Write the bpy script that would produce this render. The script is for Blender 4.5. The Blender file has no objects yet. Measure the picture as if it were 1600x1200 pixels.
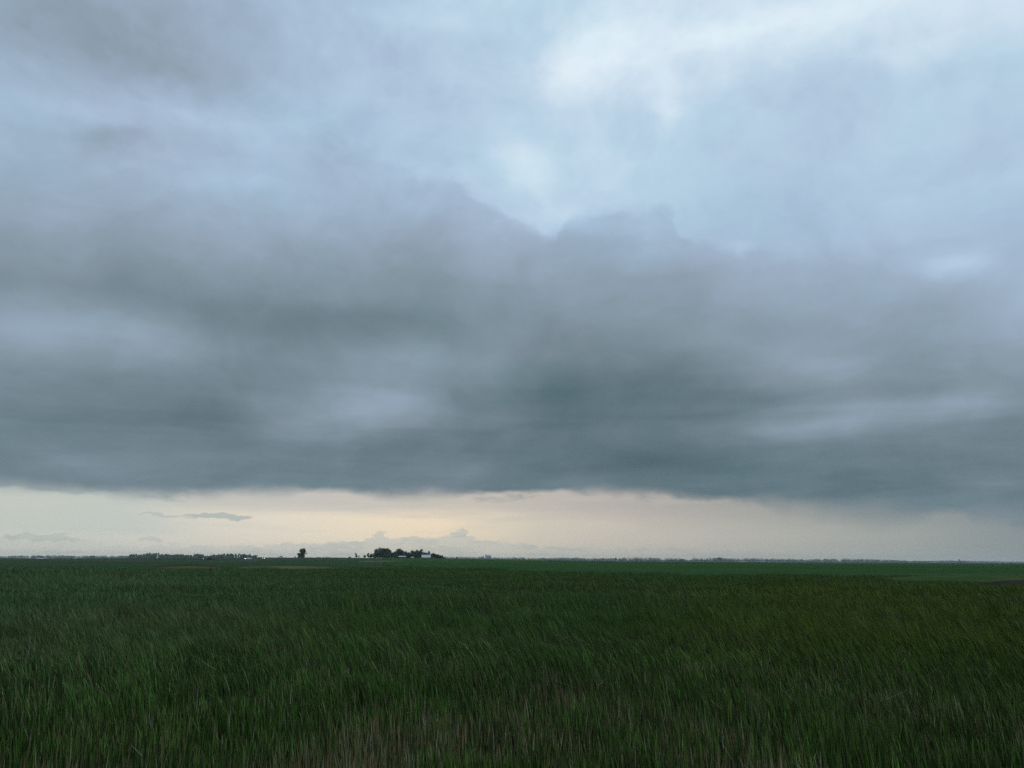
import bpy, bmesh, math, random
import numpy as np
from mathutils import Vector, Matrix

scene = bpy.context.scene
col = scene.collection
rng = np.random.default_rng(7)
random.seed(7)
EYE = 1.9                       # camera height above the field
FH = 1240.0                     # bearing scale of the lens along the horizon


# ------------------------------------------------------------------ helpers
def tag(o, label=None, cat=None, group=None, kind=None):
    if label: o['label'] = label
    if cat: o['category'] = cat
    if group: o['group'] = group
    if kind: o['kind'] = kind
    return o


def link(o, parent=None):
    col.objects.link(o)
    if parent is not None: o.parent = parent
    return o


def empty(name, loc, rz=0.0, s=1.0):
    o = bpy.data.objects.new(name, None)
    o.empty_display_size = 0.5
    o.location = loc; o.rotation_euler = (0, 0, rz); o.scale = (s, s, s)
    return link(o)


def mesh_from(name, verts, faces, mats, parent=None, smooth=False, midx=None):
    me = bpy.data.meshes.new(name)
    me.from_pydata([tuple(v) for v in verts], [], [tuple(f) for f in faces])
    for m in (mats if isinstance(mats, (list, tuple)) else [mats]): me.materials.append(m)
    if midx is not None: me.polygons.foreach_set('material_index', midx)
    if smooth: me.polygons.foreach_set('use_smooth', [True] * len(me.polygons))
    me.update()
    return link(bpy.data.objects.new(name, me), parent)


def bm_obj(name, bm, mat, parent=None, smooth=False):
    bmesh.ops.recalc_face_normals(bm, faces=bm.faces)
    me = bpy.data.meshes.new(name); bm.to_mesh(me); bm.free()
    me.materials.append(mat)
    if smooth: me.polygons.foreach_set('use_smooth', [True] * len(me.polygons))
    return link(bpy.data.objects.new(name, me), parent)


def copy_tree(o, parent=None):
    c = o.copy(); col.objects.link(c); c.parent = parent
    for ch in list(o.children): copy_tree(ch, c)
    return c


def fast_mesh(name, co, loops, starts, totals, mats, color=None, midx=None):
    """a big mesh straight from arrays"""
    me = bpy.data.meshes.new(name)
    me.vertices.add(len(co)); me.vertices.foreach_set('co', co.astype(np.float32).ravel())
    me.loops.add(len(loops)); me.loops.foreach_set('vertex_index', loops.astype(np.int32))
    me.polygons.add(len(starts))
    me.polygons.foreach_set('loop_start', starts.astype(np.int32))
    me.polygons.foreach_set('loop_total', totals.astype(np.int32))
    for m in mats: me.materials.append(m)
    if midx is not None: me.polygons.foreach_set('material_index', midx.astype(np.int32))
    if color is not None:
        a = me.attributes.new('tint', 'FLOAT_COLOR', 'POINT')
        rgba = np.ones((len(co), 4), np.float32); rgba[:, :3] = color
        a.data.foreach_set('color', rgba.ravel())
    me.update(calc_edges=True)
    me.polygons.foreach_set('use_smooth', np.ones(len(starts), bool))
    return link(bpy.data.objects.new(name, me))


def vnoise(x, y, scale, seed=0, octaves=1):
    """smooth value noise, 0..1"""
    out = np.zeros_like(x, dtype=float); amp = 1.0; tot = 0.0
    for k in range(octaves):
        u = x / scale + 91.7 * (seed + k); v = y / scale - 37.3 * (seed + k)
        iu = np.floor(u).astype(np.int64); iv = np.floor(v).astype(np.int64)
        fu = u - iu; fv = v - iv
        fu = fu * fu * (3 - 2 * fu); fv = fv * fv * (3 - 2 * fv)

        def h(a, b):
            n = (a * 374761393 + b * 668265263 + (seed + k) * 974634777) & 0xffffffff
            n = ((n ^ (n >> 13)) * 1274126177) & 0xffffffff
            return ((n ^ (n >> 16)) & 0xffff) / 65535.0
        out += amp * ((h(iu, iv) * (1 - fu) + h(iu + 1, iv) * fu) * (1 - fv) + (h(iu, iv + 1) * (1 - fu) + h(iu + 1, iv + 1) * fu) * fv)
        tot += amp; amp *= 0.5; scale *= 0.5
    return out / tot


def ground_h(x, y):
    """gentle prairie swells"""
    x = np.asarray(x, float); y = np.asarray(y, float)
    h = 3.8 * np.exp(-((x + 200) / 270) ** 2 - ((y - 1000) / 450) ** 2)
    h = h + 0.9 * np.exp(-((x + 900) / 350) ** 2 - ((y - 1500) / 500) ** 2)
    r = np.clip((np.hypot(x, y) - 20) / 60, 0, 1)
    h = h + 0.08 * r * np.sin(x / 23 + 0.6) * np.cos(y / 31)
    return h


def gh(x, y): return float(ground_h(x, y))


def at(px, d):
    """point on the ground at a bearing and a distance ahead"""
    x = (px - 800.0) / FH * d
    return Vector((x, d, gh(x, d)))


# ------------------------------------------------------------------ materials
def new_mat(name):
    m = bpy.data.materials.new(name); m.use_nodes = True
    nt = m.node_tree
    return m, nt, nt.nodes['Principled BSDF']


def mottled(name, c1, c2, scale=4.0, rough=0.85, detail=5.0, spec=0.3, bump=0.0, coord='Object', stretch=(1, 1, 1), metallic=0.0):
    m, nt, b = new_mat(name)
    tc = nt.nodes.new('ShaderNodeTexCoord'); mp = nt.nodes.new('ShaderNodeMapping')
    mp.inputs['Scale'].default_value = stretch
    n = nt.nodes.new('ShaderNodeTexNoise'); n.inputs['Scale'].default_value = scale; n.inputs['Detail'].default_value = detail
    r = nt.nodes.new('ShaderNodeValToRGB')
    r.color_ramp.elements[0].position = 0.32; r.color_ramp.elements[0].color = (*c1, 1)
    r.color_ramp.elements[1].position = 0.68; r.color_ramp.elements[1].color = (*c2, 1)
    nt.links.new(tc.outputs[coord], mp.inputs['Vector']); nt.links.new(mp.outputs['Vector'], n.inputs['Vector'])
    nt.links.new(n.outputs['Fac'], r.inputs['Fac']); nt.links.new(r.outputs['Color'], b.inputs['Base Color'])
    b.inputs['Roughness'].default_value = rough; b.inputs['Metallic'].default_value = metallic
    b.inputs['Specular IOR Level'].default_value = spec
    if bump:
        bp = nt.nodes.new('ShaderNodeBump'); bp.inputs['Strength'].default_value = bump
        nt.links.new(n.outputs['Fac'], bp.inputs['Height']); nt.links.new(bp.outputs['Normal'], b.inputs['Normal'])
    return m


def blade_material(name, rough=0.5, trans=0.3, spec=0.25):
    m, nt, b = new_mat(name)
    a = nt.nodes.new('ShaderNodeAttribute'); a.attribute_name = 'tint'
    nt.links.new(a.outputs['Color'], b.inputs['Base Color'])
    b.inputs['Roughness'].default_value = rough; b.inputs['Specular IOR Level'].default_value = spec
    t = nt.nodes.new('ShaderNodeBsdfTranslucent'); nt.links.new(a.outputs['Color'], t.inputs['Color'])
    mx = nt.nodes.new('ShaderNodeMixShader'); mx.inputs['Fac'].default_value = trans
    out = nt.nodes['Material Output']
    nt.links.new(b.outputs[0], mx.inputs[1]); nt.links.new(t.outputs[0], mx.inputs[2]); nt.links.new(mx.outputs[0], out.inputs['Surface'])
    return m


def emitter(name, c, s):
    m, nt, b = new_mat(name)
    b.inputs['Base Color'].default_value = (*c, 1)
    b.inputs['Emission Color'].default_value = (*c, 1); b.inputs['Emission Strength'].default_value = s
    return m


M_BLADE = blade_material('grass_blade', 0.5, 0.12, 0.10)
M_STRAW = blade_material('straw', 0.7, 0.1, 0.05)
M_LEAF = mottled('tree_leaf', (0.022, 0.042, 0.022), (0.070, 0.105, 0.048), 0.5, 0.6)
M_LEAF_PALE = mottled('willow_leaf', (0.040, 0.060, 0.034), (0.11, 0.14, 0.085), 0.5, 0.6)
M_BARK = mottled('bark', (0.05, 0.04, 0.03), (0.12, 0.10, 0.08), 3.0, 0.9)
M_ROOF = mottled('galvanised_roof', (0.38, 0.41, 0.42), (0.50, 0.53, 0.53), 0.6, 0.4, metallic=0.0)
M_WALL = mottled('weathered_board', (0.10, 0.09, 0.08), (0.2, 0.18, 0.16), 1.5, 0.85)
M_DOOR = mottled('barn_door_paint', (0.16, 0.05, 0.04), (0.24, 0.08, 0.06), 2.0, 0.8)
M_CONCRETE = mottled('silo_concrete', (0.30, 0.30, 0.29), (0.42, 0.42, 0.40), 0.12, 0.85)
M_TIN = mottled('elevator_tin', (0.28, 0.30, 0.32), (0.42, 0.44, 0.45), 0.2, 0.6)
M_POLE = mottled('creosoted_pole', (0.05, 0.04, 0.03), (0.11, 0.09, 0.07), 3.0, 0.9)
M_ROAD = mottled('gravel_road', (0.05, 0.055, 0.04), (0.09, 0.085, 0.07), 0.8, 0.95, spec=0.0)
M_SOIL = mottled('bare_soil', (0.022, 0.020, 0.016), (0.046, 0.038, 0.032), 0.25, 0.95, bump=0.4, spec=0.0)
M_TYRE = mottled('tyre_rubber', (0.012, 0.012, 0.012), (0.022, 0.022, 0.022), 8, 0.9)
M_RIM = mottled('wheel_rim', (0.35, 0.35, 0.36), (0.5, 0.5, 0.5), 6, 0.35, metallic=0.6)
M_GLASS = mottled('car_glass', (0.015, 0.02, 0.022), (0.03, 0.036, 0.04), 3, 0.08, spec=0.7)
M_WHITE = mottled('white_car_paint', (0.72, 0.73, 0.74), (0.80, 0.80, 0.80), 0.8, 0.25, spec=0.6)
M_SILVER = mottled('silver_car_paint', (0.42, 0.44, 0.46), (0.52, 0.54, 0.56), 0.8, 0.25, spec=0.6)
M_NAVY = mottled('dark_car_paint', (0.015, 0.018, 0.026), (0.03, 0.034, 0.042), 0.8, 0.25, spec=0.6)
M_RED = mottled('red_car_paint', (0.16, 0.03, 0.03), (0.24, 0.045, 0.04), 0.8, 0.25, spec=0.6)
M_LAMP_ON = emitter('lit_headlight', (1.0, 0.95, 0.86), 7.0)
M_LAMP_OFF = mottled('headlight_lens', (0.5, 0.5, 0.5), (0.65, 0.65, 0.65), 5, 0.1, spec=0.7)
M_TAIL = mottled('tail_lamp_lens', (0.25, 0.01, 0.01), (0.35, 0.02, 0.02), 5, 0.2, spec=0.6)
M_TRIM = mottled('black_trim', (0.02, 0.02, 0.02), (0.035, 0.035, 0.035), 5, 0.6)


# ------------------------------------------------------------------ the sky
class E:
    """small expression builder over math nodes"""
    nt = None

    def __init__(s, sock): s.s = sock

    @staticmethod
    def op(kind, *a, clamp=False):
        n = E.nt.nodes.new('ShaderNodeMath'); n.operation = kind; n.use_clamp = clamp
        for i, v in enumerate(a):
            if isinstance(v, E): E.nt.links.new(v.s, n.inputs[i])
            else: n.inputs[i].default_value = float(v)
        return E(n.outputs[0])

    def __add__(s, o): return E.op('ADD', s, o)
    __radd__ = __add__
    def __sub__(s, o): return E.op('SUBTRACT', s, o)
    def __rsub__(s, o): return E.op('SUBTRACT', o, s)
    def __mul__(s, o): return E.op('MULTIPLY', s, o)
    __rmul__ = __mul__
    def __truediv__(s, o): return E.op('DIVIDE', s, o)
    def __neg__(s): return E.op('MULTIPLY', s, -1)


def ramp01(v, lo, hi, smooth=True):
    n = E.nt.nodes.new('ShaderNodeMapRange'); n.interpolation_type = 'SMOOTHSTEP' if smooth else 'LINEAR'; n.clamp = True
    for i, q in ((0, v), (1, lo), (2, hi)):
        if isinstance(q, E): E.nt.links.new(q.s, n.inputs[i])
        else: n.inputs[i].default_value = float(q)
    return E(n.outputs[0])


def mix(a, b, t): return a + (b - a) * t


def curve(v, pts, lo, hi, vmax):
    """piecewise curve y(x); x in lo..hi, y in 0..vmax"""
    n = E.nt.nodes.new('ShaderNodeFloatCurve')
    c = n.mapping.curves[0]; n.mapping.use_clip = True
    pts = [((x - lo) / (hi - lo), y / vmax) for x, y in pts]
    while len(c.points) < len(pts): c.points.new(0.5, 0.5)
    for p, (x, y) in zip(c.points, pts): p.location = (x, y); p.handle_type = 'AUTO_CLAMPED'
    n.mapping.extend = 'HORIZONTAL'; n.mapping.update()
    t = E.op('DIVIDE', v - lo, hi - lo, clamp=True)
    E.nt.links.new(t.s, n.inputs['Value'])
    return E(n.outputs[0]) * vmax


def combine(x, y, z):
    n = E.nt.nodes.new('ShaderNodeCombineXYZ')
    for i, v in enumerate((x, y, z)):
        if isinstance(v, E): E.nt.links.new(v.s, n.inputs[i])
        else: n.inputs[i].default_value = float(v)
    return n.outputs[0]


def noise(vec, scale, detail=5.0, rough=0.5, dist=0.0, color=False):
    n = E.nt.nodes.new('ShaderNodeTexNoise')
    n.inputs['Scale'].default_value = scale; n.inputs['Detail'].default_value = detail
    n.inputs['Roughness'].default_value = rough; n.inputs['Distortion'].default_value = dist
    E.nt.links.new(vec, n.inputs['Vector'])
    if not color: return E(n.outputs['Fac'])
    s = E.nt.nodes.new('ShaderNodeSeparateColor'); E.nt.links.new(n.outputs['Color'], s.inputs[0])
    return E(s.outputs[0]), E(s.outputs[1])


def colour_ramp(v, stops):
    n = E.nt.nodes.new('ShaderNodeValToRGB'); els = n.color_ramp.elements
    while len(els) < len(stops): els.new(0.5)
    for e, (p, c) in zip(els, stops): e.position = p; e.color = (*c, 1)
    E.nt.links.new(v.s, n.inputs['Fac'])
    return n.outputs['Color']


def mix_col(a, b, t):
    n = E.nt.nodes.new('ShaderNodeMix'); n.data_type = 'RGBA'
    E.nt.links.new(t.s, n.inputs['Factor']); E.nt.links.new(a, n.inputs['A']); E.nt.links.new(b, n.inputs['B'])
    return n.outputs['Result']


def lin(*c): return tuple((v / 255 / 12.92) if v <= 10 else (((v / 255) + 0.055) / 1.055) ** 2.4 for v in c)


SUN_EL, SUN_AZ = 48.0, 14.0
# thickness of the cloud deck: brightness by elevation (rows) and bearing (columns), degrees
SKY_AZ = [-38.0, -32.6, -27.1, -21.7, -16.3, -10.9, -5.4, 0.0, 5.4, 10.9, 16.3, 21.7, 27.1, 32.6, 38.0]
SKY = {
    4: [128, 126, 121, 118, 118, 118, 117, 114, 111, 110, 111, 113, 117, 121, 121],
    5.5: [129, 130, 127, 123, 122, 121, 120, 115, 112, 109, 108, 110, 116, 119, 119],
    7.5: [123, 124, 124, 122, 123, 124, 122, 113, 108, 106, 112, 120, 122, 123, 126],
    9.5: [127, 124, 119, 122, 134, 138, 130, 113, 106, 108, 121, 133, 136, 135, 138],
    11.5: [140, 135, 130, 127, 134, 142, 136, 120, 110, 114, 127, 136, 138, 144, 150],
    14: [141, 144, 143, 133, 130, 134, 136, 134, 126, 130, 138, 144, 149, 156, 163],
    17: [138, 139, 136, 134, 133, 134, 137, 144, 146, 147, 151, 155, 162, 170, 172],
    20: [151, 149, 149, 148, 147, 147, 147, 151, 154, 157, 161, 167, 176, 179, 180],
    23: [170, 167, 166, 165, 163, 163, 165, 174, 173, 175, 180, 185, 188, 189, 189],
    26: [182, 176, 179, 179, 174, 174, 182, 200, 201, 197, 194, 193, 195, 196, 196],
    29: [169, 176, 184, 184, 184, 185, 191, 205, 209, 204, 199, 198, 200, 201, 205],
    32: [163, 160, 164, 173, 184, 190, 194, 198, 209, 210, 206, 203, 205, 213, 220],
    35: [165, 160, 162, 173, 183, 192, 198, 205, 218, 220, 218, 212, 218, 228, 225],
    38.5: [165, 160, 163, 171, 183, 193, 200, 207, 213, 213, 213, 216, 222, 227, 225],
}
BASE = [(-33.4, 4.54), (-30.0, 4.51), (-26.3, 4.37), (-22.3, 4.55), (-18.2, 4.76), (-9.3, 4.85), (0.0, 4.92), (4.7, 5.09), (9.3, 4.99), (13.8, 4.51), (18.2, 4.15), (22.3, 3.74), (26.2, 3.38), (29.8, 3.1), (33.2, 2.88)]
EDGE = [(-16.2, 27.49), (-12.3, 28.42), (-8.2, 27.76), (-5.1, 27.12), (-1.0, 24.96), (3.1, 23.39), (4.1, 24.46), (5.4, 25.1), (8.1, 25.19), (12.1, 24.66), (13.0, 23.06), (15.3, 22.22), (18.1, 21.32), (22.1, 20.74)]
# light cells and dark cells within the deck: azimuth, elevation, width, height, strength
CELLS = [(-27.3, 14.43, 6.1, 1.35, 12),
         (-32.8, 13.87, 2.9, 1.59, 10),
         (-10.0, 10.77, 5.0, 1.77, 20),
         (-15.5, 10.09, 2.7, 1.37, 8),
         (19.8, 8.96, 6.1, 0.71, 18),
         (30.2, 9.73, 4.1, 0.74, 14),
         (32.0, 19.02, 2.1, 1.03, 24),
         (-7.8, 14.36, 7.3, 1.03, 9),
         (-30.7, 6.33, 2.2, 0.56, 10),
         (-2.6, 6.41, 3.8, 0.61, 9),
         (32.1, 5.08, 2.6, 0.43, 9),
         (22.7, 13.19, 3.6, 0.96, 9),
         (12.1, 14.88, 6.8, 0.74, 6),
         (-15.5, 17.0, 10.0, 1.9, -15),
         (-25.6, 9.67, 5.3, 1.49, -12),
         (3.9, 12.33, 5.7, 2.13, -10),
         (9.9, 6.96, 8.5, 1.2, -8),
         (17.8, 11.69, 4.7, 0.68, -10),
         (-29.8, 26.27, 1.7, 0.78, -16),
         (-20.3, 9.6, 2.6, 1.55, -8),
         (-31.5, 32.61, 9.9, 1.94, -8),
         (27.3, 6.88, 6.7, 0.58, -8),
         (-17.6, 8.18, 6.7, 0.54, -5),
         (26.9, 11.05, 3.4, 0.51, -6),
         (10.2, 36.07, 2.8, 1.94, 12),
         (5.6, 35.17, 2.4, 1.79, 14),
         (13.0, 32.56, 1.1, 1.62, 14),
         (1.3, 28.09, 2.0, 2.61, 16),
         (3.5, 24.7, 2.0, 1.17, 12),
         (23.2, 36.2, 8.2, 0.8, 14),
         (16.8, 35.7, 2.9, 1.52, 8),
         (-5.4, 35.38, 6.4, 1.59, -6),
         (-8.6, 37.37, 4.8, 0.69, 8),
         (-32.8, 27.32, 3.5, 1.12, 8),
         (-5.2, 28.44, 3.1, 0.52, 6),
         (17.2, 22.21, 1.1, 0.53, 10),
         (26.3, 31.24, 6.1, 2.26, -11)]


def one(v): return E.op('ADD', 0.0, v)


def make_sky():
    w = bpy.data.worlds.new('World'); scene.world = w; w.use_nodes = True
    nt = w.node_tree; nt.nodes.clear(); E.nt = nt
    out = nt.nodes.new('ShaderNodeOutputWorld')
    tc = nt.nodes.new('ShaderNodeTexCoord')
    d = tc.outputs['Generated']
    sp = nt.nodes.new('ShaderNodeSeparateXYZ'); nt.links.new(d, sp.inputs[0])
    x, y, z = (E(o) for o in sp.outputs)
    az = E.op('ARCTAN2', x, y) * (180 / math.pi)
    el = E.op('ARCSINE', z) * (180 / math.pi)
    zc = E.op('MAXIMUM', z, 0.0)
    plane = combine(x / (zc + 0.14), y / (zc + 0.14), 0.3)          # the underside of the deck
    dome = combine(az * 0.045, el * 0.09, 2.0)
    fine = combine(az * 0.16, el * 0.24, 5.0)
    # warp
    wa, we = noise(dome, 1.6, 5, 0.55, color=True)
    low = ramp01(el, 3.0, 20.0)
    azw = az + (wa - 0.5) * 8.0
    elw = el + (we - 0.5) * mix(one(2.5), one(5.5), low)
    rows = sorted(SKY)
    val = None
    for i, e in enumerate(rows):
        c = curve(azw, list(zip(SKY_AZ, SKY[e])), -38, 38, 256)
        val = c if val is None else mix(val, c, ramp01(elw, rows[i - 1], e, False))
    back = ramp01(E.op('ABSOLUTE', az), 48, 110)
    val = mix(val, 172.0, back)
    val = mix(val, 205.0, ramp01(el, 42, 70))
    # cumulus shoulder standing in front of the bright gap
    n1 = noise(fine, 2.0, 6, 0.55)
    n2 = noise(dome, 5.0, 5, 0.5)
    ed = curve(az + (wa - 0.5) * 4.0 + (n2 - 0.5) * 2.0, EDGE, -16.2, 22.1, 40)
    s = el - ed + (n1 - 0.5) * 3.4 + (n2 - 0.5) * 2.4
    amp = curve(az, [(-16.2, 0), (-12, 3), (-7, 7), (-2, 10), (2.5, 13), (6, 10), (11, 8), (15, 7), (19, 4), (22.1, 0)], -16.2, 22.1, 40)
    above = ramp01(s, -0.6, 0.65)
    fall = E.op('EXPONENT', E.op('ABSOLUTE', s) * -0.33)
    val = val + amp * fall * (above * 1.6 - 0.8)
    for (ca, ce, wa_, we_, st) in CELLS:
        q = E.op('POWER', (azw - ca) / wa_, 2.0) + E.op('POWER', (elw - ce) / we_, 2.0)
        val = val + E.op('EXPONENT', -q) * st
    # cloud texture
    hi = ramp01(el, 18, 32)
    t1 = noise(plane, 1.7, 6, 0.5, 0.4) - 0.5
    lump_w, lump_v = noise(combine(az * 0.06, el * 0.08, 21.0), 1.0, 3, 0.5, color=True)
    lump = combine(az * 0.062 + lump_w * 0.9, el * 0.085 + lump_v * 0.9, 14.0)
    t2 = noise(lump, 2.0, 8, 0.55) - 0.5
    t6 = E.op('ABSOLUTE', noise(lump, 5.5, 5, 0.5) - 0.5) * 2.0 - 0.2
    t3 = noise(fine, 1.3, 6, 0.55, 0.3) - 0.5
    t4 = noise(combine(az * 0.05, el * 0.34, 9.0), 1.5, 6, 0.55, 0.6) - 0.5
    t5 = noise(combine(az * 0.5 - el * 0.2, el * 0.6 + az * 0.2, 3.0), 1.0, 6, 0.6, 0.4) - 0.5
    val = val + t1 * mix(one(14), one(18), hi) + t2 * mix(one(36), one(38), hi) + t3 * mix(one(7), one(15), hi) + 3.0
    val = val - t6 * mix(one(4), one(8), hi)
    val = val + t4 * mix(one(42), one(0), ramp01(el, 7, 18)) + t5 * mix(one(4), one(10), hi)
    deck = colour_ramp(E.op('DIVIDE', val - 90.0, 160.0, clamp=True), [((q - 90) / 160, lin(*c)) for q, c in (
        (92, (80, 101, 110)), (110, (96, 116, 124)), (130, (116, 133, 143)), (150, (136, 152, 165)), (170, (154, 172, 192)), (190, (171, 193, 216)), (210, (189, 212, 231)), (238, (226, 242, 251)))])
    # patches of the deck lean to teal or to lavender
    hue = noise(dome, 2.1, 4, 0.5)
    tint = colour_ramp(hue, [(0.32, (0.945, 1.008, 1.0)), (0.5, (0.98, 1, 1)), (0.68, (1.005, 1.0, 1.008))])
    mm_ = nt.nodes.new('ShaderNodeMix'); mm_.data_type = 'RGBA'; mm_.blend_type = 'MULTIPLY'; mm_.inputs['Factor'].default_value = 1.0
    nt.links.new(deck, mm_.inputs['A']); nt.links.new(tint, mm_.inputs['B']); deck = mm_.outputs['Result']

    # the bright strip of far sky under the deck
    def along(stops): return colour_ramp(E.op('DIVIDE', az + 38, 76.0, clamp=True), [((a + 38) / 76, lin(*c)) for a, c in stops])
    strip = along(((-36, (206, 208, 198)), (-28, (209, 210, 200)), (-17, (230, 220, 203)), (-9, (240, 224, 197)), (-5, (241, 223, 194)), (2, (211, 203, 187)), (9, (199, 192, 180)), (18, (181, 180, 171)), (27, (160, 165, 160)), (33, (140, 149, 150))))
    bank = along(((-36, (204, 207, 197)), (-17, (208, 207, 196)), (-2, (206, 203, 190)), (9, (190, 188, 178)), (20, (168, 171, 164)), (33, (138, 148, 149))))
    bank2 = along(((-36, (190, 195, 188)), (-17, (194, 196, 188)), (-2, (190, 190, 181)), (9, (182, 181, 173)), (20, (164, 167, 161)), (33, (136, 146, 148))))
    veil = along(((-36, (190, 194, 187)), (-17, (200, 197, 190)), (-2, (200, 193, 183)), (9, (180, 175, 169)), (20, (160, 161, 157)), (33, (130, 140, 146))))
    nb = noise(combine(az * 0.6, el * 1.0, 1.0), 1.1, 8, 0.62)
    nb2 = noise(combine(az * 0.10, el * 0.9, 8.0), 1.4, 6, 0.55)
    nb3 = noise(combine(az * 0.35, el * 1.4, 12.0), 1.2, 7, 0.6)
    # veil of falling mist just below the deck
    strip = mix_col(strip, veil, ramp01(el + (nb2 - 0.5) * 1.3, mix(one(2.7), one(1.4), ramp01(az, 2, 16)), 4.0))
    # pale green grey sheet on the left
    sheet = (1.0 - ramp01(az + (nb3 - 0.5) * 5.0, -27, -20.5)) * ramp01(el + (nb - 0.5) * 0.5, 1.3, 1.9)
    strip = mix_col(strip, along(((-36, (197, 203, 194)), (-20, (196, 204, 197)))), sheet * 0.85)
    # broken streaks
    strip = mix_col(strip, bank, ramp01(nb2, 0.5, 0.66) * ramp01(el, 1.2, 2.4) * 0.35)
    # cumulus bank along the horizon
    top = curve(az + (nb3 - 0.5) * 2.6, [(-38, 1.0), (-31.6, 1.25), (-29.2, 1.25), (-27, 0.9), (-24, 0.85), (-14.5, 1.15), (-11, 1.35), (-10.1, 1.7), (-9.6, 1.95), (-8.9, 1.5), (-7.4, 1.55), (-5.1, 1.65), (-4.2, 2.0), (-3.5, 2.28), (-3.1, 2.1), (-2.8, 1.65), (0, 1.2), (4.6, 0.95), (12, 0.9), (20, 0.7), (38, 0.4)], -38, 38, 4)
    bm = ramp01(top + (nb - 0.5) * 1.25 - el, -0.05, 0.16) * ramp01(az, 26, 8) * 0.92
    strip = mix_col(strip, bank, bm)
    strip = mix_col(strip, bank2, bm * ramp01(nb3, 0.47, 0.62) * 0.75)
    glow = nt.nodes.new('ShaderNodeMix'); glow.data_type = 'RGBA'; glow.blend_type = 'MULTIPLY'
    nt.links.new(ramp01(el, 1.1, 0.1).s, glow.inputs['Factor']); nt.links.new(strip, glow.inputs['A']); glow.inputs['B'].default_value = (1.16, 1.13, 1.08, 1)
    strip = glow.outputs['Result']
    # small dark scraps: one long, a few tiny
    def scrap(strip, a, e, w, h, k, rag):
        qx = (az - a) / w + (nb3 - 0.5) * rag
        qy = (el - e + (nb - 0.5) * rag * 0.9 + qx * 0.04) / h
        q = E.op('POWER', E.op('ABSOLUTE', qx), 3.0) + E.op('POWER', E.op('ABSOLUTE', qy), 2.0)
        return mix_col(strip, veil2, (1.0 - ramp01(q, 0.55, 1.15)) * k)
    veil2 = along(((-36, (176, 183, 178)), (-20, (180, 187, 183)), (0, (186, 184, 176))))
    for args in ((-20.4, 2.86, 2.2, 0.20, 0.9, 0.9), (-23.6, 2.75, 1.9, 0.09, 0.55, 1.2), (-30.6, 1.25, 1.9, 0.26, 0.5, 1.7), (-24.4, 1.2, 0.8, 0.2, 0.4, 2.0), (-6.2, 1.25, 0.9, 0.3, 0.35, 1.6)):
        strip = scrap(strip, *args)
    # clear air behind: the physical sky shows through the thin strip a little
    sk = nt.nodes.new('ShaderNodeTexSky'); sk.sky_type = 'NISHITA'; sk.sun_disc = False
    sk.sun_elevation = math.radians(SUN_EL); sk.sun_rotation = math.radians(SUN_AZ)
    # base of the deck with ragged edge, softer to the right where rain falls
    base = curve(az, BASE, -33.4, 33.2, 10)
    soft = curve(az, [(-38, 0.40), (-5, 0.40), (8, 0.55), (16, 0.7), (34, 1.0)], -38, 38, 4)
    nr = noise(combine(az * 0.5, el * 0.9, 3.0), 0.9, 4, 0.5)
    nr2 = noise(combine(az * 0.12, el * 0.1, 6.0), 1.2, 3, 0.5)
    nr3 = noise(combine(az * 0.22, el * 0.5, 16.0), 1.1, 6, 0.55)
    soft = soft * mix(one(0.55), one(2.2), ramp01(nr2, 0.38, 0.64))
    bs = el - base + (nr - 0.5) * 0.7 + (nr2 - 0.5) * 0.5
    # torn scud hanging under the base
    scud = ramp01(el - base + 0.75 + (nr3 - 0.5) * 3.2, 0.0, 0.9) * 0.5
    strip = mix_col(strip, deck, scud * ramp01(nr3, 0.44, 0.62))
    under = ramp01(bs, -soft, soft * 0.7)
    cloud = mix_col(strip, deck, under)
    bg1 = nt.nodes.new('ShaderNodeBackground'); bg1.inputs['Strength'].default_value = 1.0
    nt.links.new(cloud, bg1.inputs['Color'])
    bg2 = nt.nodes.new('ShaderNodeBackground'); bg2.inputs['Strength'].default_value = 0.08
    nt.links.new(sk.outputs[0], bg2.inputs['Color'])
    mx = nt.nodes.new('ShaderNodeMixShader')
    cover = 1.0 - ramp01(val, 195, 260) * 0.25 * under
    nt.links.new(cover.s, mx.inputs['Fac'])
    nt.links.new(bg2.outputs[0], mx.inputs[1]); nt.links.new(bg1.outputs[0], mx.inputs[2])
    nt.links.new(mx.outputs[0], out.inputs['Surface'])


make_sky()
scene.world.cycles.sampling_method = 'MANUAL'; scene.world.cycles.sample_map_resolution = 256
sun = bpy.data.lights.new('sun', 'SUN'); sun.energy = 0.6; sun.angle = math.radians(25); sun.color = (1.0, 0.96, 0.9)
so = link(bpy.data.objects.new('sun', sun))
sd = Vector((math.sin(math.radians(SUN_AZ)) * math.cos(math.radians(SUN_EL)), math.cos(math.radians(SUN_AZ)) * math.cos(math.radians(SUN_EL)), math.sin(math.radians(SUN_EL))))
so.rotation_euler = sd.to_track_quat('Z', 'Y').to_euler(); so.location = (0, 0, 60)

# ------------------------------------------------------------------ ground
GR = 9000.0


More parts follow.
